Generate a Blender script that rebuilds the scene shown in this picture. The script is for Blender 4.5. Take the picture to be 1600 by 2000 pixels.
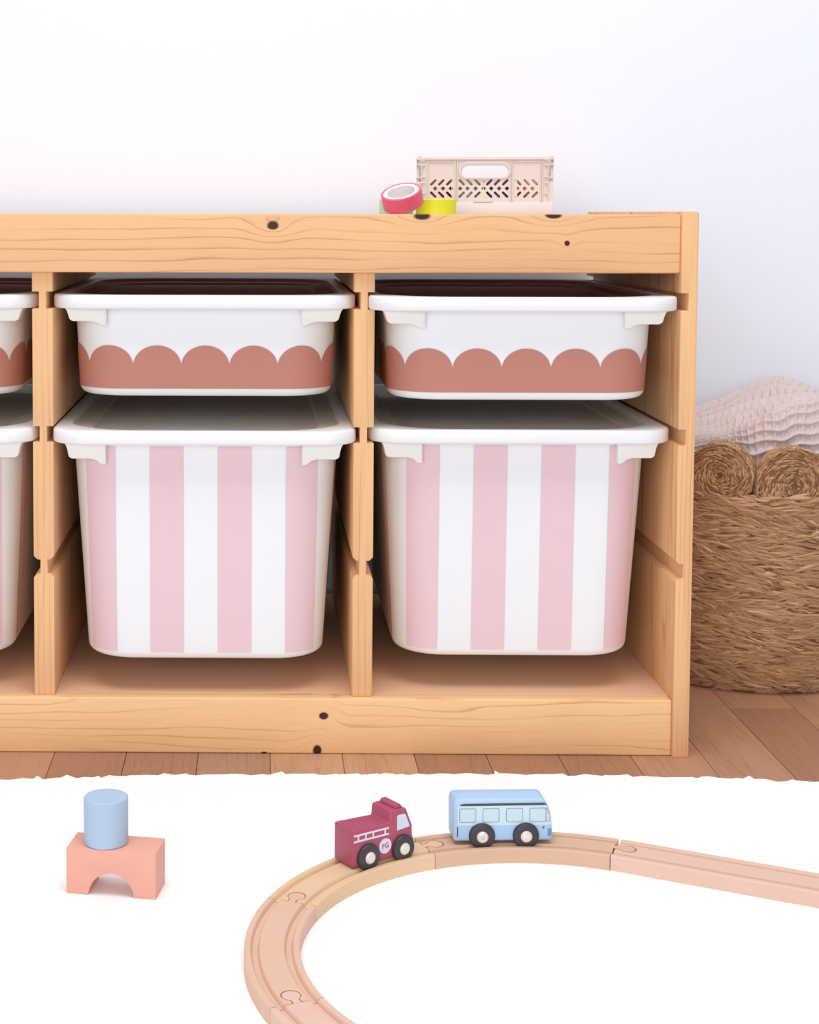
import bpy, bmesh, math, random
import numpy as np
from mathutils import Vector, Matrix
for o in list(bpy.data.objects): bpy.data.objects.remove(o)
S = 0.01                      # all lengths below are written in centimetres
scn = bpy.context.scene
COL = scn.collection
R = math.radians

# ------------------------------------------------------------------ camera
F_PX, CX, CY = 3186.1, 463.2, 625.0
CAM = (0.0, -153.27, 51.79); YAW, PITCH, ROLL = 0.0134, 0.0655, 0.0016
cam_d = bpy.data.cameras.new('camera'); cam = bpy.data.objects.new('camera', cam_d); COL.objects.link(cam)
cam_d.sensor_fit = 'HORIZONTAL'; cam_d.sensor_width = 36.0
cam_d.lens = F_PX * 36.0 / 1600.0
cam_d.shift_x = (800 - CX) / 1600.0
cam_d.shift_y = (CY - 1000) / 1600.0
fw = Vector((-math.sin(YAW) * math.cos(PITCH), math.cos(YAW) * math.cos(PITCH), -math.sin(PITCH)))
rt = Vector((math.cos(YAW), math.sin(YAW), 0)); up = rt.cross(fw)
r2 = rt * math.cos(ROLL) + up * math.sin(ROLL); u2 = -rt * math.sin(ROLL) + up * math.cos(ROLL)
M = Matrix((r2, u2, -fw)).transposed().to_4x4(); M.translation = Vector(CAM) * S
cam.matrix_world = M
cam_d.clip_start = 0.05
scn.camera = cam

# ------------------------------------------------------------------ world, lights, exposure
w = bpy.data.worlds.new('world'); scn.world = w; w.use_nodes = True
w.node_tree.nodes['Background'].inputs[0].default_value = (0.93, 0.96, 1.0, 1)
w.node_tree.nodes['Background'].inputs[1].default_value = 0.57
def area(name, loc, target, sx, sy, power, col):
    d = bpy.data.lights.new(name, 'AREA'); d.shape = 'RECTANGLE'; d.size = sx; d.size_y = sy; d.energy = power; d.color = col
    o = bpy.data.objects.new(name, d); COL.objects.link(o); o.location = loc
    o.rotation_euler = (Vector(target) - Vector(loc)).to_track_quat('-Z', 'Y').to_euler()
    return o
area('ceiling_light', (0.05, -0.75, 2.6), (0.15, 0.05, 0.2), 1.7, 1.1, 36, (1.0, 0.99, 0.99))
area('added_front_light', (-0.75, -4.2, 1.12), (0.15, 0.0, 0.4), 2.8, 1.6, 56, (0.985, 0.99, 1.0))  # unseen soft light added in front, set low to brighten the lids
vs = scn.view_settings; vs.view_transform = 'Standard'; vs.look = 'None'; vs.exposure = 0.0; vs.gamma = 1.0; vs.use_curve_mapping = False

# ------------------------------------------------------------------ material helpers
class NT:
    def __init__(self, name):
        self.m = bpy.data.materials.new(name); self.m.use_nodes = True
        self.t = self.m.node_tree; self.b = self.t.nodes['Principled BSDF']
    def n(self, typ, **kw):
        nd = self.t.nodes.new(typ)
        for k, v in kw.items(): setattr(nd, k, v)
        return nd
    def put(self, sock, v):
        if isinstance(v, (int, float)): sock.default_value = v
        elif isinstance(v, tuple):
            sock.default_value = v
        else: self.t.links.new(v, sock)
    def math(self, op, a, b=None, c=None):
        nd = self.n('ShaderNodeMath', operation=op)
        for i, v in enumerate((a, b, c)):
            if v is not None: self.put(nd.inputs[i], v)
        return nd.outputs[0]
    def noise(self, vec, scale, detail=2, rough=0.5):
        nd = self.n('ShaderNodeTexNoise'); self.put(nd.inputs['Vector'], vec)
        nd.inputs['Scale'].default_value = scale; nd.inputs['Detail'].default_value = detail; nd.inputs['Roughness'].default_value = rough
        return nd.outputs['Fac']
    def mapping(self, vec, scale=(1, 1, 1), loc=(0, 0, 0)):
        nd = self.n('ShaderNodeMapping'); self.put(nd.inputs['Vector'], vec)
        nd.inputs['Scale'].default_value = scale; nd.inputs['Location'].default_value = loc
        return nd.outputs[0]
    def mix(self, f, a, b, blend='MIX'):
        nd = self.n('ShaderNodeMix', data_type='RGBA', blend_type=blend)
        self.put(nd.inputs[0], f)
        for i, v in ((6, a), (7, b)):
            self.put(nd.inputs[i], tuple(v) + (1,) if isinstance(v, tuple) and len(v) == 3 else v)
        return nd.outputs[2]
    def step(self, v, a, b):
        nd = self.n('ShaderNodeMapRange', interpolation_type='SMOOTHSTEP'); self.put(nd.inputs[0], v)
        nd.inputs[1].default_value = a; nd.inputs[2].default_value = b
        return nd.outputs[0]
    def bump(self, h, strength, dist):
        nd = self.n('ShaderNodeBump'); nd.inputs['Strength'].default_value = strength; nd.inputs['Distance'].default_value = dist
        self.put(nd.inputs['Height'], h); self.t.links.new(nd.outputs[0], self.b.inputs['Normal'])

def srgb(r, g, b):
    f = lambda c: (c / 255 / 12.92) if c / 255 <= 0.04045 else ((c / 255 + 0.055) / 1.055) ** 2.4
    return (f(r), f(g), f(b))

def plain(name, col, rough=0.5, var=0.04, scale=60, spec=0.4, bump=0.0, coat=0.0, metal=0.0):
    k = NT(name); tc = k.n('ShaderNodeTexCoord').outputs['Object']
    nz = k.noise(tc, scale, 3)
    c = k.mix(nz, tuple(x * (1 - var) for x in col), tuple(min(1, x * (1 + var)) for x in col))
    k.put(k.b.inputs['Base Color'], c); k.b.inputs['Roughness'].default_value = rough
    k.b.inputs['Specular IOR Level'].default_value = spec; k.b.inputs['Coat Weight'].default_value = coat
    k.b.inputs['Metallic'].default_value = metal
    if bump: k.bump(k.noise(tc, scale * 8, 3), bump, 0.001)
    return k.m

def wood(name, light, dark, axis, across, freq=1.1, c0=(-6.0, 3.0), warp=1.0, line=0.6, knots=(), rough=0.55, seed=0.0, tint=0.25, fine=0.25):
    """axis: index of the grain direction, across: index of the visible cross direction; knots: (along, across, r_along, r_across, push) in cm"""
    k = NT(name); tc = k.n('ShaderNodeTexCoord').outputs['Object']
    sc = k.n('ShaderNodeVectorMath', operation='SCALE'); k.put(sc.inputs[0], tc); sc.inputs['Scale'].default_value = 100.0
    P = sc.outputs[0]                               # now in cm
    sp = k.n('ShaderNodeSeparateXYZ'); k.put(sp.inputs[0], P)
    al, ac = sp.outputs[axis], sp.outputs[across]; dp = sp.outputs[3 - axis - across]
    s1 = [0.22] * 3; s1[axis] = 0.035
    low = k.noise(k.mapping(P, tuple(s1), (seed, seed * 1.7, seed * 0.6)), 1.0, 2, 0.55)
    s2 = [1.1] * 3; s2[axis] = 0.10
    mid = k.noise(k.mapping(P, tuple(s2), (seed * 2, 3 + seed, seed)), 1.0, 2, 0.5)
    a2 = k.math('SUBTRACT', ac, c0[0]); d2 = k.math('MULTIPLY', k.math('SUBTRACT', dp, c0[1]), 0.18)
    rad = k.math('SQRT', k.math('ADD', k.math('MULTIPLY', a2, a2), k.math('MULTIPLY', d2, d2)))
    v = k.math('MULTIPLY', rad, freq)
    v = k.math('MULTIPLY_ADD', low, 5.0 * warp, v)
    v = k.math('MULTIPLY_ADD', mid, 0.8 * warp, v)
    kd = None
    for (ka, kb, ra, rb, push) in knots:
        da = k.math('DIVIDE', k.math('SUBTRACT', al, ka), ra); db = k.math('DIVIDE', k.math('SUBTRACT', ac, kb), rb)
        d = k.math('SQRT', k.math('ADD', k.math('MULTIPLY', da, da), k.math('MULTIPLY', db, db)))
        d = k.math('ADD', d, k.math('MULTIPLY_ADD', mid, 0.7, -0.35))
        fall = k.math('EXPONENT', k.math('MULTIPLY', k.math('MULTIPLY', d, d), -0.09))
        v = k.math('MULTIPLY_ADD', fall, push, v)
        q = k.math('SUBTRACT', 1.0, k.step(d, 0.75, 1.2))
        kd = q if kd is None else k.math('MAXIMUM', kd, q)
    fr = k.math('FRACT', v)
    ln = k.math('MULTIPLY', k.math('POWER', fr, 13.0), k.math('SUBTRACT', 1.0, k.step(fr, 0.93, 1.0)))
    s4 = [0.55] * 3; s4[axis] = 0.05
    mod = k.step(k.noise(k.mapping(P, tuple(s4), (7.0 + seed, seed, 2.0)), 1.0, 2, 0.5), 0.36, 0.62)
    ln = k.math('MULTIPLY', ln, k.math('MULTIPLY_ADD', mod, 0.95, 0.12))
    s3 = [9.0] * 3; s3[axis] = 0.35
    fib = k.noise(k.mapping(P, tuple(s3)), 1.0, 3, 0.6)
    fac = k.math('MULTIPLY', ln, line)
    fac = k.math('ADD', fac, k.math('MULTIPLY', k.math('SUBTRACT', fib, 0.5), fine))
    fac = k.math('ADD', fac, k.math('MULTIPLY', k.math('SUBTRACT', low, 0.42), tint * 2))
    cl = k.n('ShaderNodeClamp'); k.put(cl.inputs[0], fac)
    c = k.mix(cl.outputs[0], light, dark)
    if kd is not None:
        c = k.mix(k.math('MULTIPLY', kd, 1.0), c, srgb(66, 30, 30))
    k.put(k.b.inputs['Base Color'], c); k.b.inputs['Roughness'].default_value = rough; k.b.inputs['Specular IOR Level'].default_value = 0.3
    k.bump(fib, 0.12, 0.0006)
    return k.m

# ------------------------------------------------------------------ object helpers
def tag(o, label=None, cat=None, group=None, kind=None):
    if label: o['label'] = label
    if cat: o['category'] = cat
    if group: o['group'] = group
    if kind: o['kind'] = kind
    return o
def empty(name, loc=(0, 0, 0), rz=0.0):
    o = bpy.data.objects.new(name, None); COL.objects.link(o); o.location = Vector(loc) * S; o.rotation_euler = (0, 0, rz)
    o.empty_display_size = 0.02
    return o
def link(name, me, mat, parent=None, loc=None, rot=None):
    o = bpy.data.objects.new(name, me); COL.objects.link(o)
    if mat and not me.materials: me.materials.append(mat)
    if parent: o.parent = parent
    if loc: o.location = Vector(loc) * S
    if rot: o.rotation_euler = rot
    return o
def mesh(name, verts, faces, smooth=False):
    me = bpy.data.meshes.new(name)
    me.from_pydata([(x * S, y * S, z * S) for x, y, z in verts], [], faces)
    bm = bmesh.new(); bm.from_mesh(me); bmesh.ops.recalc_face_normals(bm, faces=bm.faces); bm.to_mesh(me); bm.free()
    if smooth: shade(me)
    return me
def shade(me, ang=35):
    me.polygons.foreach_set('use_smooth', [True] * len(me.polygons))
    try: me.set_sharp_from_angle(angle=R(ang))
    except Exception: pass
def bev(me, width, seg=2, ang=30):
    bm = bmesh.new(); bm.from_mesh(me)
    es = [e for e in bm.edges if len(e.link_faces) == 2 and e.calc_face_angle(0) > R(ang)]
    bmesh.ops.bevel(bm, geom=es, offset=width * S, segments=seg, affect='EDGES', profile=0.5, clamp_overlap=True)
    bm.to_mesh(me); bm.free(); shade(me); return me
def box(name, x0, x1, y0, y1, z0, z1, b=0.0, seg=2):
    v = [(x, y, z) for x in (x0, x1) for y in (y0, y1) for z in (z0, z1)]
    f = [(0, 1, 3, 2), (4, 6, 7, 5), (0, 4, 5, 1), (2, 3, 7, 6), (0, 2, 6, 4), (1, 5, 7, 3)]
    me = mesh(name, v, f)
    return bev(me, b, seg) if b else me
def prism(name, poly, a0, a1, plane='XZ', b=0.0, seg=2, ang=30):
    """extrude a polygon; plane XZ goes along Y, XY along Z, YZ along X"""
    n = len(poly)
    mk = {'XZ': lambda p, t: (p[0], t, p[1]), 'XY': lambda p, t: (p[0], p[1], t), 'YZ': lambda p, t: (t, p[0], p[1])}[plane]
    v = [mk(p, a0) for p in poly] + [mk(p, a1) for p in poly]
    f = [tuple(range(n)), tuple(range(2 * n - 1, n - 1, -1))] + [(i, (i + 1) % n, n + (i + 1) % n, n + i) for i in range(n)]
    me = mesh(name, v, f)
    return bev(me, b, seg, ang) if b else me
def loft(name, rings, cap0=True, cap1=True, closed=True, smooth=True, ang=35):
    n = len(rings[0]); v = [p for r in rings for p in r]; f = []
    for j in range(len(rings) - 1):
        for i in range(n if closed else n - 1):
            a, b_ = j * n + i, j * n + (i + 1) % n
            f.append((a, b_, b_ + n, a + n))
    if cap0: f.append(tuple(range(n)))
    if cap1: f.append(tuple(range((len(rings) - 1) * n, len(rings) * n)))
    me = mesh(name, v, f)
    if smooth: shade(me, ang)
    return me
def lathe(name, prof, n=40, axis='Z', cap=False):
    """prof: list of (r, h); closed profile loop when cap is False and first==last"""
    rings = []
    for r, h in prof:
        ring = []
        for i in range(n):
            a = 2 * math.pi * i / n
            p = (r * math.cos(a), r * math.sin(a), h)
            if axis == 'Y': p = (p[0], p[2], p[1])
            ring.append(p)
        rings.append(ring)
    return loft(name, rings, cap, cap)
def shape2d(name, outer, holes, depth, plane='XZ'):
    """flat plate with holes: filled 2D curve extruded, in the XZ plane by default"""
    cu = bpy.data.curves.new(name, 'CURVE'); cu.dimensions = '2D'; cu.fill_mode = 'BOTH'; cu.extrude = depth * S / 2
    for pts in [outer] + holes:
        sp = cu.splines.new('POLY'); sp.points.add(len(pts) - 1); sp.use_cyclic_u = True
        for i, p in enumerate(pts): sp.points[i].co = (p[0] * S, p[1] * S, 0, 1)
    o = bpy.data.objects.new(name, cu); COL.objects.link(o)
    dg = bpy.context.evaluated_depsgraph_get(); me = bpy.data.meshes.new_from_object(o.evaluated_get(dg))
    bpy.data.objects.remove(o); bpy.data.curves.remove(cu)
    if plane == 'XZ': me.transform(Matrix.Rotation(R(90), 4, 'X'))
    return me
def text_mesh(body, size, depth):
    cu = bpy.data.curves.new('lettering', 'FONT'); cu.body = body; cu.size = size * S; cu.extrude = depth * S; cu.align_x = 'CENTER'; cu.align_y = 'CENTER'
    o = bpy.data.objects.new('lettering', cu); COL.objects.link(o)
    dg = bpy.context.evaluated_depsgraph_get(); me = bpy.data.meshes.new_from_object(o.evaluated_get(dg))
    bpy.data.objects.remove(o); bpy.data.curves.remove(cu)
    return me
def rpoly(x0, x1, y0, y1, r, n=5):
    out = []
    for cx, cy, a in ((x1 - r, y1 - r, 0), (x0 + r, y1 - r, 90), (x0 + r, y0 + r, 180), (x1 - r, y0 + r, 270)):
        for i in range(n + 1):
            t = R(a + 90 * i / n); out.append((cx + r * math.cos(t), cy + r * math.sin(t)))
    return out
def circle(cx, cy, r, n=16): return [(cx + r * math.cos(2 * math.pi * i / n), cy + r * math.sin(2 * math.pi * i / n)) for i in range(n)]

# ------------------------------------------------------------------ materials
PL, PD = srgb(233, 184, 135), srgb(168, 96, 56)
M_RAIL = wood('pine_rail', PL, PD, 0, 2, freq=1.0, c0=(55.5, 5.0), warp=0.6, line=1.25, seed=1.3, tint=0.2,
              knots=((1.3, 50.6, 0.62, 0.42, -1.6), (15.3, 51.6, 0.85, 0.42, -1.8), (27.6, 51.65, 0.75, 0.32, -1.8), (28.9, 49.0, 0.25, 0.25, -0.7)))
M_PLINTH = wood('pine_plinth', srgb(240, 195, 145), srgb(180, 112, 66), 0, 2, freq=1.4, c0=(5.8, 9.0), warp=0.85, line=1.2, seed=6.1, tint=0.2,
                knots=((6.3, 3.75, 0.42, 0.35, 1.3), (5.7, 0.4, 0.42, 0.5, 1.5), (0.6, 0.05, 0.3, 0.15, 0.3)))
M_SHELF = wood('pine_shelf', srgb(236, 192, 160), srgb(200, 142, 112), 0, 1, freq=0.6, c0=(-20, -14), warp=0.35, line=0.4, seed=2.2)
M_SIDE = wood('pine_side', PL, PD, 2, 0, freq=2.2, c0=(35.5, -3.0), warp=0.30, line=1.1, seed=3.7, knots=())
M_DIV = wood('pine_divider', PL, PD, 2, 0, freq=1.7, c0=(-6.0, -2.0), warp=0.40, line=0.95, seed=9.4)
M_FLOOR = [wood('oak_plank_%s' % n, srgb(*a), srgb(*b), 1, 0, freq=1.1, c0=(-5 - 9 * i, -6), warp=0.9, line=0.7, seed=4.0 + 7 * i, tint=0.4, fine=0.9, rough=0.5)
           for i, (n, a, b) in enumerate((('tan', (184, 138, 108), (118, 78, 56)), ('light', (196, 152, 120), (130, 88, 62)), ('brown', (168, 122, 94), (108, 72, 52)), ('grey', (172, 132, 106), (116, 82, 64))))]
M_WALL = plain('wall_paint', srgb(238, 243, 253), 0.85, 0.01, 30, 0.2, 0.05)
M_RUG = plain('rug_white', (0.96, 0.96, 0.965), 0.9, 0.01, 40, 0.1, 0.15)
M_WHITE = plain('bin_white', (0.85, 0.855, 0.875), 0.38, 0.01, 20, 0.4)
M_CREAM = plain('bracket_white', (0.84, 0.825, 0.80), 0.42, 0.01, 20, 0.4)
M_GREY = plain('lid_grey', srgb(228, 220, 214), 0.6, 0.02, 20, 0.3)
M_LID_SHADE = plain('lid_shade_brown', srgb(184, 114, 108), 0.6, 0.02, 20, 0.3)  # shade under the rail and wood reflection, painted in as brown
M_TERRA = plain('scallop_terracotta', srgb(192, 130, 116), 0.6, 0.03, 90, 0.25)
M_PINK = plain('stripe_pink', srgb(230, 198, 206), 0.6, 0.015, 60, 0.25)

# ------------------------------------------------------------------ the setting
wall = link('wall_back', box('wall_back', -260, 260, 47.5, 53, -3, 270), M_WALL); tag(wall, kind='structure')
floor = link('floor', box('floor', -260, 260, -260, 47.5, -4, -1.2), M_FLOOR[2]); tag(floor, kind='structure')
PW = 6.9
rnd = random.Random(11)
plank_meshes = [box('plank', 0, PW - 0.05, 0, L - 0.05, -1.2, 0, 0.04, 1) for L in (52, 66, 80)]
for i in range(-14, 17):
    x = i * PW + 1.2
    y = -150 + rnd.uniform(-50, 0)
    while y < 47:
        k = rnd.randrange(3); L = (52, 66, 80)[k]
        me = plank_meshes[k]
        if y + L > 47.3:
            if 47.3 - y < 1.5: break
            me = box('plank', 0, PW - 0.05, 0, 47.3 - y, -1.2, 0, 0.04, 1)
        elif y + L < -170: y += L; continue
        o = link('plank', me, M_FLOOR[0], floor, (x, y, 0))
        if not me.materials: me.materials.append(M_FLOOR[0])
        o.material_slots[0].link = 'OBJECT'; o.material_slots[0].material = M_FLOOR[rnd.choice((0, 0, 1, 2, 3))]
        y += L

# white rug with a frayed far edge
def rug():
    rr = random.Random(5)
    ctrl = [(-95, -10.5), (-60, -9.0), (-23.6, -7.5), (-9.6, -6.2), (2.2, -5.6), (21.6, -5.2), (42.1, -5.9), (51.2, -6.7), (80, -9), (110, -11)]
    def ey(x):
        for (a, b), (c, d) in zip(ctrl, ctrl[1:]):
            if a <= x <= c: return b + (d - b) * (x - a) / (c - a)
        return -9
    pts = []; x = -95.0
    while x < 110:
        pts.append((x, ey(x) + rr.gauss(0, 0.16) + 0.25 * math.sin(x * 1.7) * rr.random() + (0.5 if rr.random() < 0.04 else 0)))
        x += rr.uniform(0.25, 1.1)
    for t in ((22.0, -4.35), (22.4, -5.1)): pts.append(t)
    pts.sort()
    n = len(pts)
    top = [(x, y, 0.1) for x, y in pts]; inn = [(x, -13.5, 0.1) for x, y in pts]; far = [(x, -150, 0.1) for x, y in pts]; bot = [(x, y + 0.02, 0.0) for x, y in pts]
    return loft('rug', [far, inn, top, bot], False, False, closed=False, smooth=False)
tag(link('rug', rug(), M_RUG), 'white floor rug with a ragged frayed edge in front of the shelf', 'rug')

# ------------------------------------------------------------------ pine storage frame
X1, X2, XS, WS = -20.55, 9.98, 39.54, 1.58
ZR, ZP, ZRT = 46.18, 5.42, 51.7
G1, G2, G3 = (42.7, 44.33), (29.95, 31.47), (17.23, 18.62)
frame = empty('storage_shelf', (-5.3, 22, 0))
tag(frame, 'light pine storage shelf with grooved uprights, wide top rail and plinth, holding the bins', 'shelf')
FP = (5.3, -22, 0)
def fpart(name, me, mat):
    return link(name, me, mat, frame, FP)
def upright(xc, h, neck, z0, z1):
    R_ = []; L_ = []
    for (a, b), c in ((G3, 0.35), (G2, 0), (G1, 0)):
        R_ += [(h, a - c), (h - c, a), (neck, a), (neck, b), (h - c, b), (h, b + c)] if c else [(h, a), (neck, a), (neck, b), (h, b)]
    right = [(xc + h, z0)] + [(xc + x, z) for x, z in R_] + [(xc + h, z1)]
    left = [(2 * xc - x, z) for x, z in reversed(right)]
    return right + left
for xc in (X1, X2):
    me = prism('divider', upright(xc, 0.98, 0.34, ZP, ZR), 0.95, 42.0, 'XZ', 0.05, 2, 40)
    o = fpart('divider', me, M_DIV)
def side_poly(xi, sgn):
    pts = [(0, 0)]
    for (a, b), c in ((G3, 0.35), (G2, 0), (G1, 0)):
        pts += [(0, a - c), (c, a), (0.75, a), (0.75, b), (c, b), (0, b + c)] if c else [(0, a), (0.75, a), (0.75, b), (0, b)]
    pts += [(0, 52), (WS - 0.3, 52), (WS - 0.1, 51.92), (WS, 51.7), (WS, 0)]
    return [(xi + sgn * x, z) for x, z in pts]
fpart('side_panel', prism('side_panel', side_poly(XS, 1), 0, 44, 'XZ', 0.06, 2, 50), M_SIDE)
fpart('side_panel', prism('side_panel', side_poly(X1 - 29.56, -1), 0, 44, 'XZ', 0.06, 2, 50), M_SIDE)
XL = X1 - 29.56
fpart('top_rail', box('top_rail', XL, XS, 0.3, 2.1, ZR, ZRT, 0.16, 3), M_RAIL)
fpart('back_rail', box('back_rail', XL, XS, 42.0, 43.8, ZR + 1.6, ZRT, 0.12, 2), M_RAIL)
fpart('top_board', box('top_board', XL, XS, 2.1, 42.0, 49.9, ZRT - 0.06, 0.04, 1), M_SHELF)
fpart('plinth', box('plinth', XL, XS, 0.3, 2.1, 0.02, ZP, 0.16, 3), M_PLINTH)
fpart('bottom_board', box('bottom_board', XL, XS, 2.1, 43.5, 3.7, ZP - 0.02, 0.03, 1), M_SHELF)

# ------------------------------------------------------------------ storage bins
NC = 12
def rrect(hx, y0, y1, r, z):
    """closed ring starting at the front centre, running to +x; corner radius r"""
    pts = [(0, y0, z)]
    def arc(cx, cy, a0):
        for i in range(NC + 1):
            a = R(a0 + 90 * i / NC); pts.append((cx + r * math.cos(a), cy + r * math.sin(a), z))
    for f in (0.33, 0.66): pts.append(((hx - r) * f, y0, z))
    arc(hx - r, y0 + r, -90); arc(hx - r, y1 - r, 0); arc(-hx + r, y1 - r, 90); arc(-hx + r, y0 + r, 180)
    for f in (0.66, 0.33): pts.append((-(hx - r) * f, y0, z))
    return pts
def front_point(s, hx, y0, r, z, off):
    """point at signed arc length s from the front centre, pushed outwards by off"""
    sg = 1 if s >= 0 else -1; s = abs(s); fl = hx - r; q = r * math.pi / 2
    if s <= fl: return (sg * s, y0 - off, z)
    if s <= fl + q:
        a = (s - fl) / r; return (sg * (fl + (r + off) * math.sin(a)), y0 + r - (r + off) * math.cos(a), z)
    return (sg * (hx + off), y0 + r + (s - fl - q), z)

def make_bin(name, loc, zb, z_rim, ht, hb, taper, lid_mat, deco, phase):
    """local coordinates: x centred, y = 0 at the rim's front, z measured from the bin bottom"""
    H = z_rim - zb; zt = H - 1.34
    b = empty(name, (loc[0], loc[1], zb))
    RC, FIL, Y0, Y1 = 4.6, 0.75, 2.0, 40.0
    def lev(z):
        t = max(0.0, min(1.0, z / zt)); hx = hb + (ht - hb) * t; y0 = Y0 + taper * (1 - t); y1 = Y1 - taper * (1 - t)
        ins = 0.0
        if z < FIL: ins = FIL - math.sqrt(max(0, FIL * FIL - (FIL - z) ** 2))
        return hx - ins, y0 + ins, y1 - ins, max(0.8, RC - ins * 0.6)
    zs = [0, 0.02, 0.06, 0.13, 0.25, 0.4, 0.56, FIL] + [FIL + (zt + 0.1 - FIL) * i / 8 for i in range(1, 9)]
    rings = []
    for z in zs:
        hx, y0, y1, r = lev(z); rings.append(rrect(hx, y0, y1, r, z))
    link('body', loft('bin_body', rings, True, False, ang=60), M_WHITE, b)
    # lid: thick white rim with a recessed panel
    e = 0.22
    LR = [rrect(14.52 - 1.4, 1.3, 40.7, 3.0, zt + 0.02), rrect(14.52 - e, e, 42 - e, 3.4 - e, zt), rrect(14.52 - e * .3, e * .3, 42 - e * .3, 3.4, zt + e * .3), rrect(14.52, 0, 42, 3.4, zt + e)]
    LR += [rrect(14.52, 0, 42, 3.4, H - e), rrect(14.52 - e * .3, e * .3, 42 - e * .3, 3.4, H - e * .3), rrect(14.52 - e, e, 42 - e, 3.4 - e, H)]
    LR += [rrect(13.25, 0.75, 41.2, 6.8, H), rrect(13.15, 0.85, 41.1, 6.8, H - 0.08)]
    lid = link('lid', loft('lid_rim', LR, True, False, ang=50), M_WHITE, b)
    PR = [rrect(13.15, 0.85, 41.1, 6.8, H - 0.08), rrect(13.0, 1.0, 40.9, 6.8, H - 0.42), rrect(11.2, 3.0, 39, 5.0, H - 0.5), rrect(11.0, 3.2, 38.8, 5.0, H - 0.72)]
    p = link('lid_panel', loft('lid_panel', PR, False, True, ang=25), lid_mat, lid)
    p['label'] = 'recessed lid panel with shade and wood reflection painted brown' if lid_mat is M_LID_SHADE else 'grey recessed lid panel'
    # moulded corner brackets under the rim
    d = 0 if deco == 'scallop' else 0.25
    poly = [(-13.3, zt + 0.02), (-13.1, zt - 0.25), (-12.98, zt - 0.6), (-12.85, zt - 1.05 - d), (-12.55, zt - 1.25 - d), (-10.7, zt - 1.25 - d), (-10.2, zt - 1.4 - d), (-9.8, zt - 1.62 - d * 1.6), (-9.3, zt - 1.68 - d * 1.6), (-9.3, zt + 0.02)]
    for sg in (1, -1):
        link('bracket', prism('bracket', [(sg * x, z) for x, z in poly], 1.35, 4.6, 'XZ', 0.12, 2, 25), M_CREAM, b)
    OFF = 0.05
    def P(s, z):
        hx, y0, y1, r = lev(z); return front_point(s, hx, y0, r, z, OFF)
    if deco == 'scallop':
        pitch, z0, zc, zp = 4.63, 0.76, 2.95, 4.95
        smax = hb - RC + RC * math.pi / 2 + 9.0
        cols = []; s = -smax
        ss = []
        k0 = math.floor((-smax - phase) / pitch)
        for k in range(k0, int((smax - phase) / pitch) + 1):
            for i in range(28):
                u = i / 28; ss.append(phase + pitch * (k + 0.5 - 0.5 * math.cos(math.pi * u)))
        ss = [s for s in ss if -smax <= s <= smax]
        for s in ss:
            u = ((s - phase) / pitch) % 1.0
            ztop = zc + (zp - zc) * math.sqrt(max(0, 1 - (2 * u - 1) ** 2))
            cols.append([P(s, z0 + (ztop - z0) * j / 8) for j in range(9)])
        o = link('scallop_decal', loft('scallop_decal', cols, False, False, closed=False, ang=80), M_TERRA, b)
        o['label'] = 'terracotta scalloped sticker band'
    else:
        zlo, zhi = 0.74, zt - 0.42
        for k in range(-4, 5):
            a = phase + 6.5 * k; c = a + 3.22
            if a < -22 or c > 22: continue
            cols = [[P(a + (c - a) * i / 12, zlo + (zhi - zlo) * j / 12) for j in range(13)] for i in range(13)]
            link('stripe', loft('stripe', cols, False, False, closed=False, ang=80), M_PINK, b)
    return b
BX = (-35.75, -5.25, 24.88)
UP = dict(zb=34.15, z_rim=44.05, ht=12.75, hb=12.35, taper=0.5, lid_mat=M_LID_SHADE, deco='scallop')
LO = dict(zb=8.75, z_rim=31.32, ht=12.85, hb=11.55, taper=0.9, lid_mat=M_GREY, deco='stripe')
gu, gl = 'shallow scalloped bins on the upper runners', 'deep striped bins on the lower runners'
tag(make_bin('storage_bin', (BX[0], 0.3), phase=-1.9, **UP), 'shallow white bin with terracotta scallops, cut off at the left edge, upper row', 'bin', gu)
tag(make_bin('storage_bin', (BX[1], 0.4), phase=-2.2, **UP), 'shallow white bin with terracotta scallops between the two dividers, upper row', 'bin', gu)
tag(make_bin('storage_bin', (BX[2], -2.2), phase=-2.0, **UP), 'shallow white bin with terracotta scallops beside the right side panel, pulled out slightly', 'bin', gu)
tag(make_bin('storage_bin', (BX[0], -0.6), phase=-5.1, **LO), 'deep white bin with pink stripes, cut off at the left edge, lower row', 'bin', gl)
tag(make_bin('storage_bin', (BX[1] + 0.05, -1.2), phase=-5.18, **LO), 'deep white bin with pink stripes between the two dividers, lower row', 'bin', gl)
tag(make_bin('storage_bin', (BX[2] + 0.1, 0.4), phase=-4.3, **LO), 'deep white bin with pink stripes beside the right side panel, lower row', 'bin', gl)

# ------------------------------------------------------------------ folding crate and tape rolls on top
ZT = ZRT - 0.06 + 0.01
M_CRATE = plain('crate_beige', srgb(222, 210, 204), 0.5, 0.02, 40, 0.35)
M_CRATE_B = plain('crate_base', srgb(222, 217, 216), 0.5, 0.02, 40, 0.35)
crate = empty('folding_crate', (23.6, 18.5, ZT), R(-8))
tag(crate, 'small beige plastic folding crate with slotted walls and handle hole on top of the shelf', 'crate')
CW, CD, CH = 6.93, 4.6, 5.85
def cpx(x, y):      # measured position on the crate's front wall: picture grid (crop of 5.333 px per px) to cm
    return ((x - 795) / 5.333 / 19.03, (683 - y) / 5.333 / 19.03)
def slot(x, y, lean, l=84, wd=25):
    c, s = (math.cos(R(45 * lean)), -math.sin(R(45 * lean))); out = []
    hl = l / 2 - wd / 2
    for ex, a0 in ((hl, -90), (-hl, 90)):
        for i in range(6):
            a = R(a0 + 180 * i / 5); u, v = ex + wd / 2 * math.cos(a), wd / 2 * math.sin(a)
            out.append(cpx(x + u * c - v * s * 1, y + u * s + v * c))
    return out
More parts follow.
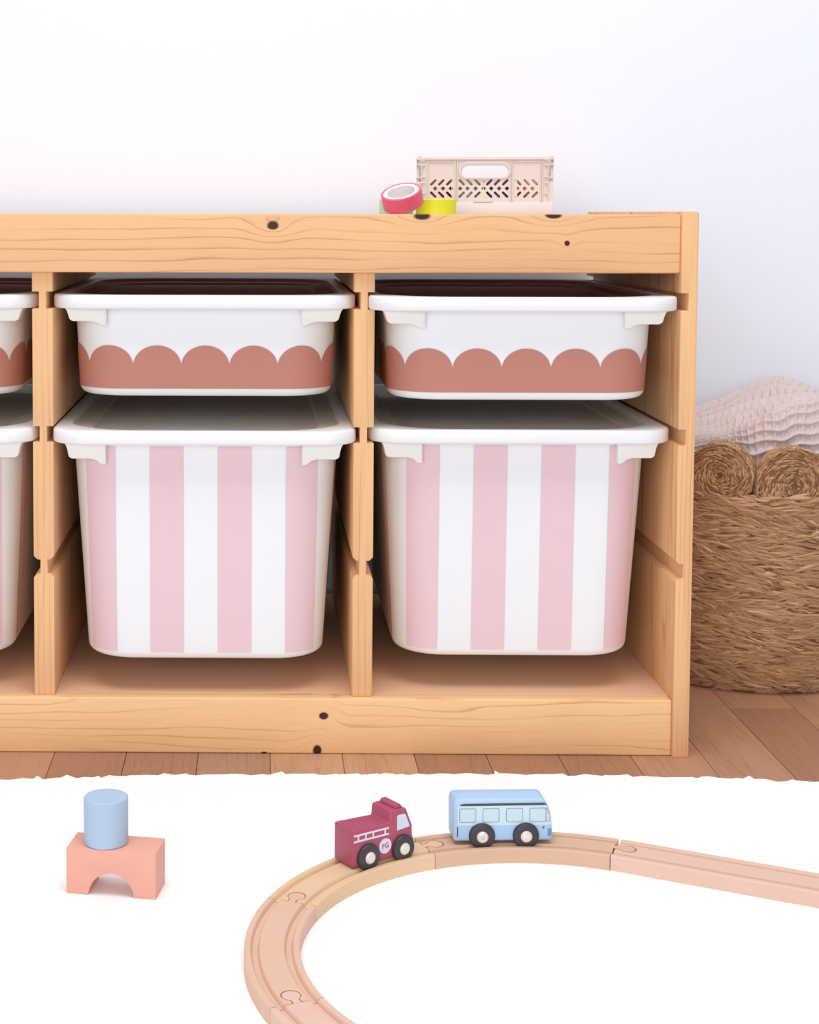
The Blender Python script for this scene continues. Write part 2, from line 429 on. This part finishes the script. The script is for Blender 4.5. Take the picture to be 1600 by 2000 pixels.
def diamond(x, y, r=24): return [cpx(x - r, y), cpx(x, y - r), cpx(x + r, y), cpx(x, y + r)]
def tri(x, y, r=19): return [cpx(x - r, y - r * .5), cpx(x + r, y - r * .5), cpx(x + r * .3, y + r * .6), cpx(x, y + r * .4)]
holes = []
for xs, ln in (((270, 352, 434), 1), ((563, 643, 724), -1), ((845, 925, 1008), 1), ((1140, 1226, 1310), -1)):
    for i, x in enumerate(xs): holes.append(slot(x, 348, ln)); holes.append(slot(x, 475, -ln))
for x in (289, 370, 450, 548, 622, 705, 788, 866, 946, 1026, 1130, 1206, 1286): holes.append(diamond(x, 411))
holes += [diamond(788, 342, 14)] + [tri(x, 170) for x in (286, 370, 448, 1132, 1215, 1296)]
holes.append([cpx(x, y) for x, y in rpoly(548, 1048, 150, 297, 73, 8)])
for xa, xb in ((92, 142), (1444, 1495)):
    for ya, yb in ((112, 152), (172, 288), (304, 338)):
        holes.append([cpx(xa, ya), cpx(xb, ya), cpx(xb, yb), cpx(xa, yb)])
outer = [(-CW, 1.0), (CW, 1.0), (CW, CH), (-CW, CH)]
wall_me = shape2d('crate_wall', outer, holes, 0.14)
link('front_wall', wall_me, M_CRATE, crate, (0, -CD + 0.12, 0))
link('back_wall', wall_me, M_CRATE, crate, (0, CD - 0.12, 0))
so = [(-CD + 0.25, 1.0), (CD - 0.25, 1.0), (CD - 0.25, CH), (-CD + 0.25, CH)]
sh = [[(yy + a, 2.0), (yy + a + 0.35, 2.0), (yy + a + 0.35, 5.2), (yy + a, 5.2)] for yy in (-3.2, -1.2, 0.8, 2.6) for a in (0.0,)]
swm = shape2d('crate_side', so, sh, 0.22); swm.transform(Matrix.Rotation(R(90), 4, 'Z'))
for sg in (-1, 1): link('side_wall', swm, M_CRATE, crate, (sg * (CW - 0.14), 0, 0))
link('base_tray', box('base_tray', -CW, CW, -CD - 0.08, CD + 0.08, 0, 1.28, 0.1, 2), M_CRATE_B, crate)
# raised trim on the front wall
yb = -CD - 0.04
def cbox(name, xa, xb, ya, yb_, t=0.1):
    (x0, z1), (x1, z0) = cpx(xa, ya), cpx(xb, yb_)
    return link(name, box(name, x0, x1, -CD - t, -CD + 0.02, z0, z1, 0.03, 1), M_CRATE, crate)
for a in ((85, 1505, 100, 116), ): cbox('top_lip', *a, t=0.14)
for xa in (205, 490, 510, 1060, 1075, 1365, 1382): cbox('rib', xa, xa + 12, 118, 540, 0.08)
for xa, xb in ((145, 188), (1405, 1444)):
    for y in (112, 165, 285, 345, 455): cbox('hinge_rib', xa, xb, y, y + 14, 0.13)
for xa in (140, 1438): cbox('hinge_post', xa, xa + 10, 100, 520, 0.12)
for xa in (218, 1092): cbox('panel_edge', xa, xa + 270, 132, 142, 0.06)
cbox('latch', 686, 880, 524, 552, 0.13)
for xa in (105, 1452): cbox('corner_stud', xa, xa + 40, 76, 102, 0.1)
hr = shape2d('handle_lip', [cpx(x, y) for x, y in rpoly(528, 1066, 132, 312, 88, 8)], [[cpx(x, y) for x, y in rpoly(548, 1048, 150, 297, 73, 8)]], 0.16)
link('handle_lip', hr, M_CRATE, crate, (0, -CD - 0.03, 0))
def roll_mesh(ro, h, ri):
    b = 0.06
    return lathe('tape', [(ri, b), (ri, 0), (ro - b, 0), (ro, b), (ro, h - b), (ro - b, h), (ri, h), (ri, b)], 44)
def tape_roll(loc, ro, h, rgb, label, group=None, rot=None, core=0.22):
    m = plain('tape_colour', srgb(*rgb), 0.45, 0.03, 80, 0.4)
    t = empty('tape_roll', loc)
    if rot: t.rotation_euler = rot
    link('tape', roll_mesh(ro, h, ro - 0.24), m, t)
    ri = ro - 0.24 - core - 0.16
    link('core', lathe('core', [(ri, 0.05), (ri, 0.02), (ro - 0.25, 0.02), (ro - 0.25, h - 0.03), (ri + 0.05, h - 0.03), (ri, h - 0.06), (ri, 0.05)], 40), M_WHITE, t)
    tag(t, label, 'tape roll', group); return t
def contents():
    cols = [((-5.0, 1.0), ((140, 56, 42), (176, 104, 84)), ('dark red', 'rust brown'), 'at the left end'),
            ((-1.75, 1.2), ((172, 182, 168), (156, 154, 140)), ('sage green', 'olive grey'), 'left of the middle'),
            ((1.55, 1.0), ((90, 60, 100), (98, 68, 110)), ('dark purple', 'purple'), 'right of the middle'),
            ((4.95, 1.1), ((226, 130, 92), (236, 178, 146)), ('orange', 'peach'), 'at the right end')]
    for (x, y), cc, nm, where in cols:
        for j in range(2):
            xy = Matrix.Rotation(R(-8), 2) @ Vector((x, -CD + 1.85 + 0.1 * y))
            tape_roll((23.6 + xy.x, 18.5 + xy.y, ZT + 1.29 + j * 1.22), 1.6, 1.21, cc[j], '%s tape roll inside the beige crate, %s of a stack %s' % (nm[j], ('bottom', 'top')[j], where), 'tape rolls inside the crate')
contents()
tape_roll((13.5, 8.1, ZT), 1.64, 1.48, (176, 212, 180), 'mint green tape roll lying flat behind the pink one', None)
tape_roll((17.4, 7.8, ZT), 1.96, 1.52, (214, 222, 40), 'chartreuse yellow tape roll lying flat in front of the crate', None)
nrm = Vector((-0.25, -0.44, 1)).normalized()
q = Vector((0, 0, 1)).rotation_difference(nrm)
c0 = Vector((13.95, 4.75, 0)); rp, hp = 1.97, 1.5
low = rp * math.sqrt(max(0, 1 - nrm.z ** 2))
pk = tape_roll((c0.x, c0.y, ZT + low + 0.02), rp, hp, (222, 96, 128), 'pink tape roll leaning tilted on the mint and yellow rolls', None, q.to_euler())

# ------------------------------------------------------------------ basket with scroll rim
BC = (56.4, 33.4)
def attr_mat(name, cols, rough=0.8):
    k = NT(name); at = k.n('ShaderNodeAttribute', attribute_name='tone'); tc = k.n('ShaderNodeTexCoord').outputs['Object']
    rp_ = k.n('ShaderNodeValToRGB'); els = rp_.color_ramp.elements
    while len(els) < len(cols): els.new(0.5)
    for e_, (p_, c_) in zip(els, cols): e_.position = p_; e_.color = c_ + (1,)
    k.put(rp_.inputs[0], at.outputs['Fac'])
    nz = k.noise(tc, 900, 3); c = k.mix(k.math('MULTIPLY', nz, 0.4), rp_.outputs[0], srgb(150, 112, 82), 'MIX')
    k.put(k.b.inputs['Base Color'], c); k.b.inputs['Roughness'].default_value = rough; k.b.inputs['Specular IOR Level'].default_value = 0.2
    k.bump(nz, 0.4, 0.0008)
    return k.m
M_WEAVE = attr_mat('seagrass', [(0.0, srgb(150, 108, 78)), (0.35, srgb(190, 146, 110)), (0.7, srgb(214, 172, 134)), (0.93, srgb(222, 186, 152)), (1.0, srgb(236, 214, 190))])
M_BASKET = plain('basket_core', srgb(132, 94, 68), 0.9, 0.2, 150, 0.1, 0.4)
def strands(name, items):
    """items: (centre, dir, normal, length, width, height, tone); each strand a lens-shaped sliver"""
    V, Fc, T = [], [], []
    prof = ((-1, 0.0), (-0.62, 0.78), (0, 1.0), (0.62, 0.78), (1, 0.0))
    for c, d, n, L, Wd, Hh, tone, bend in items:
        side = n.cross(d); b0 = len(V)
        for t, k in prof:
            p = c + d * (t * L / 2) + side * (bend * (1 - t * t)) - n * (0.10 * abs(t))
            V += [p - side * (Wd / 2 * max(k, 0.12)) - n * 0.06, p + n * Hh * k, p + side * (Wd / 2 * max(k, 0.12)) - n * 0.06]
            T += [tone * 0.9, tone, tone * 0.9]
        for j in range(4):
            a = b0 + j * 3
            Fc += [(a, a + 1, a + 4, a + 3), (a + 1, a + 2, a + 5, a + 4)]
    me = bpy.data.meshes.new(name); me.from_pydata([(v.x * S, v.y * S, v.z * S) for v in V], [], Fc)
    at = me.attributes.new('tone', 'FLOAT', 'POINT'); at.data.foreach_set('value', T)
    me.polygons.foreach_set('use_smooth', [True] * len(me.polygons))
    return me
basket = empty('woven_basket', (BC[0], BC[1], 0))
tag(basket, 'round brown seagrass basket with scroll-shaped lobes on its rim beside the shelf', 'basket')
prof = [(0.0, 11.6), (0.35, 12.35), (1.0, 13.0), (2.2, 13.6), (5, 14.2), (9, 14.35), (13, 14.15), (17, 13.75), (21.4, 13.4)]
def brad(z):
    for (a, ra), (b, rb) in zip(prof, prof[1:]):
        if a <= z <= b: return ra + (rb - ra) * (z - a) / (b - a)
    return prof[-1][1]
outp = [(r - 0.15, z + 0.02) for z, r in prof] + [(12.2, 21.3), (12.2, 2.0)]
link('basket_body', loft('basket_body', [[(r * math.cos(2 * math.pi * i / 72), r * math.sin(2 * math.pi * i / 72), z) for i in range(72)] for r, z in outp], True, True), M_BASKET, basket)
rb = random.Random(3)
items = []
for i in range(7600):
    z = rb.uniform(0.15, 21.5); th = rb.uniform(-math.pi, math.pi) if i % 4 == 0 else rb.uniform(-math.pi, 0.2)
    r = brad(z); n = Vector((math.cos(th), math.sin(th), 0.25 if z < 1.5 else 0.0)).normalized(); tg = Vector((-math.sin(th), math.cos(th), 0))
    band = math.sin(z * 1.9) * 6 + math.sin(th * 5 + z) * 7
    a = R(rb.gauss(-6 + band, 9)); d = (tg * math.cos(a) + Vector((0, 0, 1)) * math.sin(a)).normalized(); d = (d - n * d.dot(n)).normalized()
    tone = min(0.92, max(0, rb.gauss(0.46, 0.2)))
    if rb.random() < 0.008: tone = 1.0
    c = Vector((r * math.cos(th), r * math.sin(th), z)) + n * rb.uniform(-0.22, 0.10)
    items.append((c, d, n, rb.uniform(1.2, 3.6), rb.uniform(0.2, 0.46), rb.uniform(0.12, 0.28), tone, rb.gauss(0, 0.12)))
tag(link('weave', strands('weave', items), M_WEAVE, basket), kind='stuff')
def lobe(x, y, z, r):
    th = math.atan2(y, x); n = Vector((math.cos(th), math.sin(th), 0.0)); tg = Vector((-math.sin(th), math.cos(th), 0)); upv = Vector((0, 0, 1))
    T_ = 1.3; rings = []
    for rr, d in ((0.05, -T_ * 0.9), (r * 0.75, -T_), (r * 0.97, -T_ * 0.7), (r, 0), (r * 0.93, T_ * 0.75), (r * 0.6, T_), (r * 0.25, T_ * 0.85), (0.05, T_ * 0.6)):
        rings.append([tuple(Vector((x, y, z)) + n * d + (tg * math.cos(t) + upv * math.sin(t)) * rr for t in [2 * math.pi * i / 32])[0] for i in range(32)])
    o = link('scroll_lobe', loft('scroll_lobe', [[tuple(p) for p in rg] for rg in rings]), M_BASKET, basket)
    it = []
    for i in range(1000):
        t = rb.uniform(0, 2 * math.pi); u = rb.random()
        if u < 0.6:
            rr = r * math.sqrt(rb.uniform(0.01, 0.98)); dd = T_ * (1.0 - 0.42 * max(0, (rr / r - 0.6) / 0.4) ** 1.5 - 0.3 * max(0, 1 - rr / r * 2.5)); nn = n
        else:
            rr = r * 0.99; dd = rb.uniform(-T_ * 0.8, T_ * 0.7); nn = (tg * math.cos(t) + upv * math.sin(t))
        c = Vector((x, y, z)) + n * dd + (tg * math.cos(t) + upv * math.sin(t)) * rr
        d = (-tg * math.sin(t) + upv * math.cos(t)); radial = (tg * math.cos(t) + upv * math.sin(t))
        if nn is n: d = (d + radial * rb.gauss(0.18, 0.12)).normalized()
        else: d = (d + n * rb.gauss(0, 0.15)).normalized()
        it.append((c, d, nn, rb.uniform(0.6, 1.7) * (0.5 + 0.5 * rr / r), rb.uniform(0.12, 0.28), rb.uniform(0.08, 0.18), min(0.9, max(0, rb.gauss(0.42, 0.2))), rb.gauss(0, 0.05)))
    sm = strands('lobe_weave', it)
    tag(link('lobe_weave', sm, M_WEAVE, o), kind='stuff')
lobe(50.3 - BC[0], 22.9 - BC[1], 23.6, 3.5)
lobe(57.4 - BC[0], 21.6 - BC[1], 22.6, 4.2)
for a_, r_ in ((-42, 3.9), (-8, 3.7), (26, 3.8)):
    lobe(12.6 * math.cos(R(a_)), 12.6 * math.sin(R(a_)), 22.8, r_)

# ------------------------------------------------------------------ waffle blanket in the basket
def unproj(u, v, y):
    d = fw + r2 * ((u - CX) / F_PX) - u2 * ((v - CY) / F_PX); t = (y - CAM[1]) / d.y
    return Vector(CAM) + d * t
# measured outline points of the blanket, each at its own depth
rows = [
    [(1352, 955, 27), (1400, 955, 27), (1440, 955, 25), (1478, 955, 24.2), (1520, 955, 24), (1570, 955, 24), (1640, 955, 24), (1720, 955, 27)],
    [(1352, 895, 26.2), (1400, 890, 26.0), (1440, 905, 24.9), (1478, 928, 24.0), (1520, 905, 23.9), (1570, 895, 23.9), (1640, 900, 23.9), (1720, 930, 26)],
    [(1352, 872, 26.4), (1400, 868, 26.0), (1440, 868, 25.4), (1478, 868, 24.5), (1520, 855, 24.2), (1570, 840, 24.1), (1640, 845, 24.1), (1720, 880, 25.5)],
    [(1354, 858, 27.6), (1400, 856, 27.2), (1440, 846, 26.6), (1478, 832, 25.6), (1520, 812, 25.2), (1575, 793, 25.2), (1640, 800, 25.2), (1720, 850, 26.5)],
    [(1355, 846, 29.5), (1402, 846, 29.5), (1442, 834, 28.6), (1480, 820, 27.6), (1524, 800, 27.2), (1580, 784, 27.2), (1645, 790, 27.2), (1722, 846, 28)],
    [(1356, 832, 33), (1404, 824, 33), (1444, 812, 32.5), (1484, 800, 32), (1528, 786, 31.5), (1584, 779, 31), (1650, 795, 31), (1724, 846, 31)],
    [(1358, 815, 36.5), (1408, 800, 36.5), (1450, 786, 36.5), (1490, 770, 36.5), (1532, 760, 36), (1588, 770, 35.5), (1652, 805, 35), (1726, 850, 34)],
    [(1361, 803, 39.5), (1412, 783, 39.5), (1458, 764, 39.8), (1500, 747, 40), (1538, 742, 39.5), (1590, 764, 38.5), (1655, 810, 37.5), (1728, 855, 36)],
    [(1364, 830, 42.5), (1414, 805, 43), (1462, 785, 43.5), (1506, 768, 43.5), (1542, 764, 43), (1594, 785, 41.5), (1660, 830, 40), (1728, 870, 38)],
    [(1364, 865, 43.0), (1414, 850, 43.5), (1462, 842, 44), (1506, 834, 44), (1542, 832, 43.5), (1594, 842, 42), (1660, 900, 40.5), (1728, 920, 38.5)]]
def blanket():
    G = np.array([[list(unproj(*p)) for p in r] for r in rows])          # rows x cols x 3
    def cr(A, n, axis):
        A = np.moveaxis(A, axis, 0); m = len(A); out = []
        for k in range(n):
            t = k / (n - 1) * (m - 1); i = min(int(t), m - 2); f = t - i
            p0, p1, p2, p3 = A[max(i - 1, 0)], A[i], A[i + 1], A[min(i + 2, m - 1)]
            out.append(0.5 * ((2 * p1) + (-p0 + p2) * f + (2 * p0 - 5 * p1 + 4 * p2 - p3) * f * f + (-p0 + 3 * p1 - 3 * p2 + p3) * f ** 3))
        return np.moveaxis(np.array(out), 0, axis)
    NV, NU = 300, 230
    Gs = cr(cr(G, NV, 0), NU, 1)
    dv = np.linalg.norm(np.diff(Gs, axis=0), axis=2).mean(axis=1); sv = np.concatenate([[0], np.cumsum(dv)])
    du = np.linalg.norm(np.diff(Gs, axis=1), axis=2).mean(axis=0); su = np.concatenate([[0], np.cumsum(du)])
    gu_ = np.gradient(Gs, axis=1); gv_ = np.gradient(Gs, axis=0); nn = np.cross(gu_, gv_); nn /= np.linalg.norm(nn, axis=2, keepdims=True) + 1e-9
    if nn[NV // 3, NU // 2, 2] < 0: nn = -nn
    U, Vv = np.meshgrid(su, sv)
    U = U + 0.08 * np.sin(Vv * 1.1) + 0.10 * np.sin(U * 1.3 + Vv * 0.7); Vv = Vv + 0.3 * np.sin(U * 0.55 + 1.0) + 0.14 * np.sin(U * 1.7 + Vv * 0.4)
    C = 0.9
    ru = np.abs(np.cos(np.pi * U / C)) ** 5; rv = np.abs(np.cos(np.pi * Vv / (C * np.clip(1 + (Vv - 8) * 0.06, 1.0, 1.6)))) ** 4
    h = np.maximum(0.8 * ru, 1.15 * rv) + 0.2 * ru * rv
    lump = 0.22 * np.sin(U * 0.55 + Vv * 0.35) * np.sin(Vv * 0.6 - U * 0.2)
    Gs = Gs + nn * (0.40 * h + lump)[..., None]
    v = [tuple(p) for p in Gs.reshape(-1, 3)]
    f = [(j * NU + i, j * NU + i + 1, (j + 1) * NU + i + 1, (j + 1) * NU + i) for j in range(NV - 1) for i in range(NU - 1)]
    me = bpy.data.meshes.new('blanket'); me.from_pydata([(x * S, y * S, z * S) for x, y, z in v], [], f); shade(me, 180)
    return me
M_BLANKET = plain('blanket_cotton', srgb(208, 193, 192), 0.9, 0.06, 260, 0.1, 0.3)
bl = link('waffle_blanket', blanket(), M_BLANKET)
md = bl.modifiers.new('thickness', 'SOLIDIFY'); md.thickness = 0.003; md.offset = -1
tag(bl, 'pale pinkish waffle-weave blanket heaped in the woven basket', 'blanket')

# ------------------------------------------------------------------ toy blocks
RZ = 0.1      # top of the rug
M_BLOCK = plain('block_salmon', srgb(230, 168, 150), 0.6, 0.04, 60, 0.3, 0.1)
M_CYL = plain('block_blue', srgb(172, 192, 216), 0.6, 0.03, 60, 0.3, 0.08)
arch = [(-3.5, 0), (-3.5, 3.55), (3.5, 3.55), (3.5, 0), (1.78, 0)] + [(1.75 * math.cos(t), 1.72 * math.sin(t)) for t in [math.pi * i / 22 for i in range(1, 22)]] + [(-1.78, 0)]
bo = link('arch_block', prism('arch_block', arch, -1.6, 1.6, 'XZ', 0.06, 2, 40), M_BLOCK, None, (-10.85, -31.35, RZ), (0, 0, R(-9.5)))
tag(bo, 'salmon pink wooden arch block standing on the white rug', 'toy block')
co = link('cylinder_block', lathe('cylinder_block', [(1.62, 0), (1.7, 0.07), (1.7, 3.5), (1.63, 3.58)], 48, cap=True), M_CYL, None, (-11.62, -31.2, RZ + 3.56))
tag(co, 'pale blue wooden cylinder block standing on the pink arch', 'toy block')

# ------------------------------------------------------------------ wooden train track
TC = (20.9, -44.0); TR = 19.9
TP = [(-1.93, 0.0), (-1.93, 1.12), (-1.85, 1.2), (-1.5, 1.2), (-1.42, 1.12), (-1.36, 0.9), (-0.98, 0.9), (-0.92, 1.12), (-0.84, 1.2), (0.84, 1.2), (0.92, 1.12), (0.98, 0.9), (1.36, 0.9), (1.42, 1.12), (1.5, 1.2), (1.85, 1.2), (1.93, 1.12), (1.93, 0.0)]
def beech(name, a, b, seed): return wood(name, srgb(*a), srgb(*b), 0, 1, freq=0.9, c0=(-9, -5), warp=0.5, line=0.06, seed=seed, tint=0.25, fine=0.3, rough=0.6)
M_TA = beech('beech_tan', (216, 178, 152), (186, 140, 112), 1.0)
M_TB = beech('beech_yellow', (226, 192, 156), (200, 156, 118), 5.0)
M_TC = beech('beech_pink', (222, 184, 160), (198, 152, 126), 8.0)
M_TD = beech('beech_pale', (224, 188, 170), (204, 160, 140), 13.0)
M_GAP = plain('joint_shadow_gap', srgb(150, 96, 70), 0.9, 0.05, 60, 0.1)
def peg(parent, end, dirv, mat):
    """jigsaw peg at a piece's end, lying in the next piece's socket; end/dir in the piece's local frame"""
    def outline(g):
        pts = [(-0.05, -0.27 - g), (0.45, -0.27 - g)]
        rr = 0.62 + g; a0 = math.asin((0.27 + g) / rr); cx = 0.45 + rr * math.cos(a0) - 0.0
        for i in range(25):
            a = -math.pi + a0 + (2 * math.pi - 2 * a0) * i / 24; pts.append((cx + rr * math.cos(a), rr * math.sin(a)))
        return pts + [(0.45, 0.27 + g), (-0.05, 0.27 + g)]
    def place(pts):
        d = Vector(dirv); s = Vector((-d.y, d.x)); return [(end[0] + d.x * p[0] + s.x * p[1], end[1] + d.y * p[0] + s.y * p[1]) for p in pts]
    link('socket_gap', prism('socket_gap', place(outline(0.07)), 1.19, 1.204, 'XY'), M_GAP, parent)
    link('peg', prism('peg', place(outline(0.0)), 1.19, 1.208, 'XY'), mat, parent)
def curve_track(a0, a1, mat, label):
    am = R((a0 + a1) / 2); base = (TC[0] + TR * math.cos(am), TC[1] + TR * math.sin(am))
    t = empty('track_piece', (base[0], base[1], RZ)); rings = []
    g = 0.09
    for i in range(25):
        a = R(a0 + g) + (R(a1 - g) - R(a0 + g)) * i / 24
        rings.append([(TC[0] + (TR + x) * math.cos(a) - base[0], TC[1] + (TR + x) * math.sin(a) - base[1], z) for x, z in TP])
    me = loft('track', rings, True, True, ang=30)
    link('rail_body', me, mat, t)
    ae = R(a0)
    peg(t, (TC[0] + TR * math.cos(ae) - base[0], TC[1] + TR * math.sin(ae) - base[1]), (math.sin(ae), -math.cos(ae)), mat)
    return tag(t, label, 'toy track', 'wooden train track pieces')
curve_track(67.5, 112.5, M_TA, 'curved wooden track piece under the blue toy bus')
curve_track(112.5, 157.5, M_TB, 'curved wooden track piece under the red toy fire truck')
curve_track(157.5, 203.0, M_TC, 'empty curved wooden track piece at the left of the loop')
curve_track(203.0, 248, M_TD, 'curved wooden track piece running out at the bottom edge')
# straight piece
sd = Vector((0.9, -0.436)).normalized(); s0 = Vector((28.62, -25.6))
t = empty('track_piece', (s0.x + sd.x * 10.8, s0.y + sd.y * 10.8, RZ), math.atan2(sd.y, sd.x))
link('rail_body', loft('track', [[(xx, y, z) for y, z in TP] for xx in (-10.75, -3, 4, 10.8)], True, True, ang=30), M_TD, t)
tag(t, 'straight wooden track piece leading off to the right', 'toy track', 'wooden train track pieces')

# ------------------------------------------------------------------ toy vehicles
M_TYRE = plain('wheel_black', srgb(58, 52, 58), 0.42, 0.05, 60, 0.45)
M_HUB = plain('hub_silver', srgb(226, 214, 204), 0.35, 0.03, 90, 0.5, metal=0.25)
M_RED = plain('truck_red', srgb(168, 74, 98), 0.4, 0.03, 50, 0.45)
M_LILAC = plain('truck_print', srgb(222, 210, 226), 0.55, 0.02, 60, 0.3)
M_GLASS = plain('truck_window', srgb(204, 216, 228), 0.45, 0.02, 60, 0.4)
M_MARK = plain('badge_mark', srgb(140, 52, 78), 0.5, 0.02, 60, 0.3)
M_BUS = plain('bus_blue', srgb(170, 200, 236), 0.4, 0.02, 50, 0.45)
M_BUSL = plain('bus_pale', srgb(198, 220, 232), 0.45, 0.02, 50, 0.4)
M_BUSW = plain('bus_window', srgb(196, 216, 224), 0.45, 0.02, 50, 0.4)
M_LINE = plain('bus_outline', srgb(122, 146, 172), 0.6, 0.02, 50, 0.2)
M_DARK = plain('bus_dark', srgb(92, 78, 78), 0.6, 0.02, 50, 0.2)
def wheel(parent, x, y, z, sg, r=1.05, mark=None):
    t0, t1 = 0.0, 0.5
    tyre = lathe('wheel', [(0.0, t0), (r * 0.96, t0), (r, t0 + 0.06), (r, t1 - 0.16), (r * 0.93, t1 - 0.04), (r * 0.84, t1), (0.50, t1), (0.47, t1 - 0.03), (0.0, t1 - 0.03)], 44, 'Y')
    o = link('wheel', tyre, M_TYRE, parent, (x, y, z), (0, 0, 0) if sg > 0 else (0, 0, math.pi))
    hub = lathe('hub_cap', [(0.0, t1 - 0.05), (0.47, t1 - 0.05), (0.47, t1 + 0.05), (0.41, t1 + 0.09), (0.36, t1 + 0.16), (0.3, t1 + 0.18), (0.0, t1 + 0.18)], 32, 'Y')
    h = link('hub_cap', hub, M_HUB, o)
    return o
def side_plate(name, poly, y, mat, parent, th=0.03, holes=()):
    me = shape2d(name, poly, list(holes), th)
    return link(name, me, mat, parent, (0, y, 0))

# fire truck (local x = heading, side seen by the camera is -y)
tr = empty('toy_fire_truck', (9.15, -27.95, RZ), R(33.5))
tag(tr, 'dark red wooden toy fire truck with white ladder print on the track', 'toy truck')
zb = 1.35
bp = [(-3.0, 0), (-3.0, 2.95), (0.55, 2.8), (0.68, 3.75), (2.2, 3.75), (2.85, 2.25), (2.88, 1.4), (3.0, 1.15), (3.0, 0)]
link('body', prism('truck_body', [(x, z + zb) for x, z in bp], -1.22, 1.22, 'XZ', 0.14, 3, 15), M_RED, tr)
bar = link('light_bar', prism('light_bar', [(x + 1.62, z + zb + 3.7) for x, z in [(-0.34, 0), (-0.34, 0.2), (-0.2, 0.36), (0.2, 0.36), (0.34, 0.2), (0.34, 0)]], -0.98, 0.98, 'XZ', 0.08, 2, 20), M_RED, tr)
YS = -1.235
side_plate('window_print', [(1.3, zb + 2.1), (2.55, zb + 2.2), (2.45, zb + 2.5), (2.15, zb + 3.22), (2.0, zb + 3.32), (1.4, zb + 3.32), (1.3, zb + 3.22)], YS, M_GLASS, tr)
lad_o = [(-2.9, zb + 1.95), (0.5, zb + 1.95), (0.5, zb + 2.1), (0.2, zb + 2.1), (0.2, zb + 2.42), (0.5, zb + 2.42), (0.5, zb + 2.57), (-2.9, zb + 2.57), (-2.9, zb + 2.42), (-2.55, zb + 2.42), (-2.55, zb + 2.1), (-2.9, zb + 2.1)]
lad_h = [rpoly(a, b, zb + 2.1, zb + 2.42, 0.05, 2) for a, b in ((-2.4, -1.82), (-1.68, -1.1), (-0.96, 0.05))]
side_plate('ladder_print', lad_o, YS, M_LILAC, tr, 0.03, lad_h)
side_plate('badge', circle(0.15, zb + 1.12, 0.6, 28), YS, M_LILAC, tr)
tm = text_mesh('FG', 0.55, 0.01); link('badge_mark', tm, M_MARK, tr, (0.15, YS - 0.025, zb + 1.12), (R(90), R(-8), 0))
for xx in (-1.55, 1.85):
    wheel(tr, xx, -1.05, 1.98, -1); wheel(tr, xx, 1.05, 1.98, 1)

# bus
bs = empty('toy_bus', (19.6, -24.1, RZ), R(3.0))
tag(bs, 'pale blue wooden toy bus with black wheels on the track', 'toy bus')
zb = 1.5
bp = [(-4.0, 0), (-4.05, 3.0), (-3.85, 3.45), (3.25, 3.45), (3.62, 2.9), (3.92, 2.0), (3.98, 0.9), (4.02, 0)]
link('body', prism('bus_body', [(x, z + zb) for x, z in bp], -1.22, 1.22, 'XZ', 0.26, 4, 12), M_BUS, bs)
YS = -1.235
band = [(-3.7, zb + 1.32), (3.85, zb + 1.32), (3.78, zb + 2.0), (3.5, zb + 2.82), (3.4, zb + 3.0), (-3.5, zb + 3.0), (-3.7, zb + 2.85)]
side_plate('window_band', band, YS, M_BUSL, bs)
side_plate('roof_groove', [(-3.55, zb + 2.93), (3.5, zb + 2.93), (3.32, zb + 3.12), (-3.2, zb + 3.10), (-3.42, zb + 3.04)], YS - 0.01, M_DARK, bs)
for x0 in (-3.55, -1.68, 0.22, 2.1):
    o_ = rpoly(x0, x0 + 1.35, zb + 1.58, zb + 2.72, 0.14, 4)
    i_ = rpoly(x0 + 0.045, x0 + 1.305, zb + 1.625, zb + 2.675, 0.11, 4)
    f = side_plate('window_print', i_, YS - 0.02, M_BUSW, bs)
    fr = link('window_outline', shape2d('window_outline', o_, [i_], 0.03), M_LINE, f, (0, -0.004, 0))
o_ = [(3.42 + 0.6 * 0, zb + 1.6), (3.74, zb + 1.6), (3.7, zb + 2.1), (3.5, zb + 2.74), (3.42, zb + 2.74)]
i_ = [(3.46, zb + 1.64), (3.7, zb + 1.64), (3.66, zb + 2.1), (3.48, zb + 2.68), (3.46, zb + 2.68)]
f = side_plate('window_print', i_, YS - 0.02, M_BUSW, bs); link('window_outline', shape2d('window_outline', o_, [i_], 0.03), M_LINE, f, (0, -0.004, 0))
side_plate('tail_light', rpoly(-3.72, -3.64, zb + 0.4, zb + 1.2, 0.03, 2), YS, M_DARK, bs)
side_plate('bumper', rpoly(3.6, 3.9, zb + 0.4, zb + 1.0, 0.05, 2), YS, M_LINE, bs)
side_plate('side_lamp', circle(3.25, zb + 1.1, 0.08, 12), YS - 0.01, M_DARK, bs)
link('windscreen_rim', lathe('windscreen_rim', [(0.0, 0.0), (0.5, 0.02), (0.42, 0.16), (0.0, 0.22)], 24), M_BUSL, bs, (3.86, 0, zb + 1.75), (0, R(80), 0))
whs = []
for xx in (-1.72, 1.82):
    whs.append(wheel(bs, xx, -1.05, 1.98, -1)); wheel(bs, xx, 1.05, 1.98, 1)
tm = text_mesh('U', 0.42, 0.008)
link('hub_letter', tm, plain('hub_mark', srgb(176, 164, 158), 0.5, 0.02), whs[0], (0, 0.69, 0), (R(90), 0, R(180)))
